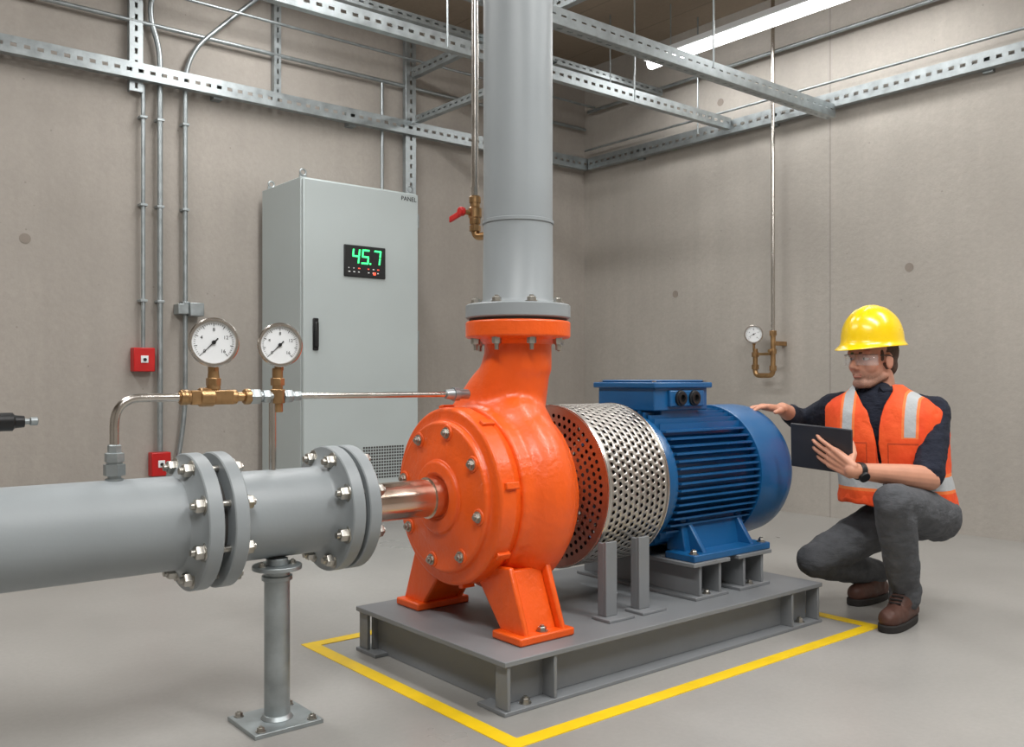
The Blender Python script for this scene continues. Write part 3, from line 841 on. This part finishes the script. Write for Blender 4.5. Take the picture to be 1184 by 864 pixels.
b=MB(); b.obox(tc-TN*.0056,U*.225,Vv*.155,TN*.001); b.out('tablet_screen',m_dark,tb)
b=MB(); b.obox(tc+TN*.0055+U*-.095+V((0,0,.055)),U*.018,Vv*.018,TN*.003); b.out('tablet_camera',m_dark,tb)
Mv=Matrix.Translation(W(.05,0,.65))@Matrix((Lf,F_,V((0,0,1)))).transposed().to_4x4()
b=MB(); rings=[]
VR=[(.015,.44,.226,.168,.010,0),(.018,.50,.216,.160,.006,0),(.03,.57,.213,.158,.004,0),(.043,.64,.216,.162,.003,0),(.052,.70,.224,.164,.004,0),(.058,.76,.232,.160,.010,0),(.064,.81,.236,.150,.04,0),(.070,.85,.230,.132,.10,.01),(.077,.885,.20,.112,.21,.025),(.084,.91,.155,.095,.38,.03),(.090,.925,.115,.086,.6,.02),(.093,.935,.09,.080,.75,0)]
for a,z,hw,hd,g,lf in VR:
    rings.append(ringp(W(a,0,z),hw,hd,64,pi/2+g,pi/2+2*pi-g,2.6,False,lf))
b.loft(rings,0,False,False)
vo=b.out('hi_vis_vest',m_vest,wk,M=Mv,solid=.007,angle=9,sub=1)
tx=bpy.data.textures.new('vest_folds','CLOUDS'); tx.noise_scale=.09
d=vo.modifiers.new('folds','DISPLACE'); d.texture=tx; d.strength=.024; d.mid_level=.5
ang=math.radians(27)
hf=Wd(math.cos(ang),math.sin(ang),-.06).normalized()
hr=hf.cross(V((0,0,1))).normalized(); hu=hr.cross(hf)
Mh=Matrix.Translation(W(.118,0,1.04))@Matrix((hr,hf,hu)).transposed().to_4x4()
T=lambda x,y,z:Mh@V((x,y,z))
R3=Mh.to_3x3()
b=MB()
b.ell(T(0,-.012,.035),(.080,.102,.098),R3); b.ell(T(0,.020,-.04),(.062,.072,.085),R3)
b.cap(T(-.015,.068,-.098),T(.015,.068,-.098),.022,.022)
for s_ in (-1,1):
    b.ell(T(s_*.038,.048,-.028),(.027,.034,.034),R3)
    b.cap(T(s_*.052,-.01,-.068),T(s_*.026,.055,-.1),.020,.020)
    b.ell(T(s_*.082,-.008,-.012),(.009,.021,.034),R3)
    b.ell(T(s_*.0115,.098,-.034),(.0095,.012,.0085),R3)
b.cap(T(0,.084,.014),T(0,.112,-.027),.0085,.0118)
b.cap(T(-.042,.074,.028),T(.042,.074,.028),.013,.013)
b.ell(T(0,.078,-.066),(.026,.0145,.014),R3)
b.cap(T(0,-.035,-.07),T(0,-.045,-.17),.058,.062)
b.blob('head',m_face,wk,.0038,3,M=Mh)
b=MB()
for s_ in (-1,1): b.ell(T(s_*.032,.0715,.003),(.0140,.0120,.0075),R3)
b.out('eyes',m_eye,wk)
b=MB()
for s_ in (-1,1): b.ell(T(s_*.032,.0805,.003),(.0056,.004,.0058),R3,seg=12)
b.out('irises',m_iris,wk)
b=MB()
for s_ in (-1,1):
    b.cap(T(s_*.020,.080,.0115),T(s_*.032,.0835,.0125),.0032,.0036,8); b.cap(T(s_*.032,.0835,.0125),T(s_*.045,.072,.009),.0036,.0028,8)
b.out('eyelids',m_skin,wk)
b=MB()
for s_ in (-1,1): b.cap(T(s_*.017,.088,.027),T(s_*.047,.077,.028),.0038,.0028,8)
b.out('eyebrows',m_hair,wk)
b=MB()
b.cap(T(-.019,.087,-.0625),T(.019,.087,-.0625),.0036,.0036,8); b.cap(T(-.015,.0885,-.0700),T(.015,.0885,-.0700),.0042,.0042,8)
b.out('lips',m_lip,wk)
b=MB()
b.ell(T(0,-.028,.03),(.0835,.096,.098),R3); b.ell(T(0,-.07,-.03),(.062,.042,.055),R3)
for s_ in (-1,1): b.cap(T(s_*.073,.024,.03),T(s_*.0715,.020,-.005),.007,.005)
b.blob('hair',m_hair,wk,.005,2)
gl=[]
for zz in (.024,-.002,-.020):
    row=[]
    for k in range(25):
        a=math.radians(-80+160*k/24); row.append(T(.082*math.sin(a),.028+.078*math.cos(a)**.6,zz-.006*abs(math.sin(a))))
    gl.append(row)
b=MB(); b.loft(gl,0,False,False); b.out('safety_glasses_lens',m_glass,wk,solid=.0015)
b=MB()
b.tube(gl[0],.0012,.001,8)
for s_ in (-1,1): b.tube([T(s_*.081,.042,.014),T(s_*.088,.0,.012),T(s_*.086,-.03,.0)],.0026,.01,8)
b.out('safety_glasses_frame',m_grap,wk)
hh=empty('hard_hat')
rows=[]; n=64; cz=.060
for i in range(13):
    th=i/12*pi/2; row=[]
    for k in range(n):
        a=2*pi*k/n; x=.114*math.cos(a)*math.sin(th)**.9; y=.132*math.sin(a)*math.sin(th)**.9
        z=cz+.005+.148*max(0,math.cos(th))**.85
        if abs(x)<.012 : z+=.007*max(0,math.cos(th))**.5
        if .026<abs(x)<.04: z+=.004*max(0,math.cos(th))**.5
        row.append(T(x,y-.008,z))
    rows.append(row)
for e_,dz in ((.008,-.004),(.014,-.012)):
    row=[]
    for k in range(n):
        a=2*pi*k/n; f=max(0,math.sin(a))**2
        x=(.114+e_)*math.cos(a); y=(.132+e_+ (f*.026*(e_/.010)))*math.sin(a)
        row.append(T(x,y-.008,cz+dz-f*.008))
    rows.append(row)
b=MB(); b.loft(rows,0,True,False); b.out('hat_shell',m_hat,hh,solid=.004,angle=1.0,sub=1)

# ---------------------------------------------------------------- camera
cam=bpy.data.cameras.new('camera'); co=bpy.data.objects.new('camera',cam); col.objects.link(co)
co.location=(0,0,.95); f=V((.635,.773,0)).normalized()
co.rotation_euler=f.to_track_quat('-Z','Y').to_euler()
cam.sensor_width=36; cam.lens=1050/1184*36; cam.shift_y=8/1184; cam.clip_start=.05
sc.camera=co
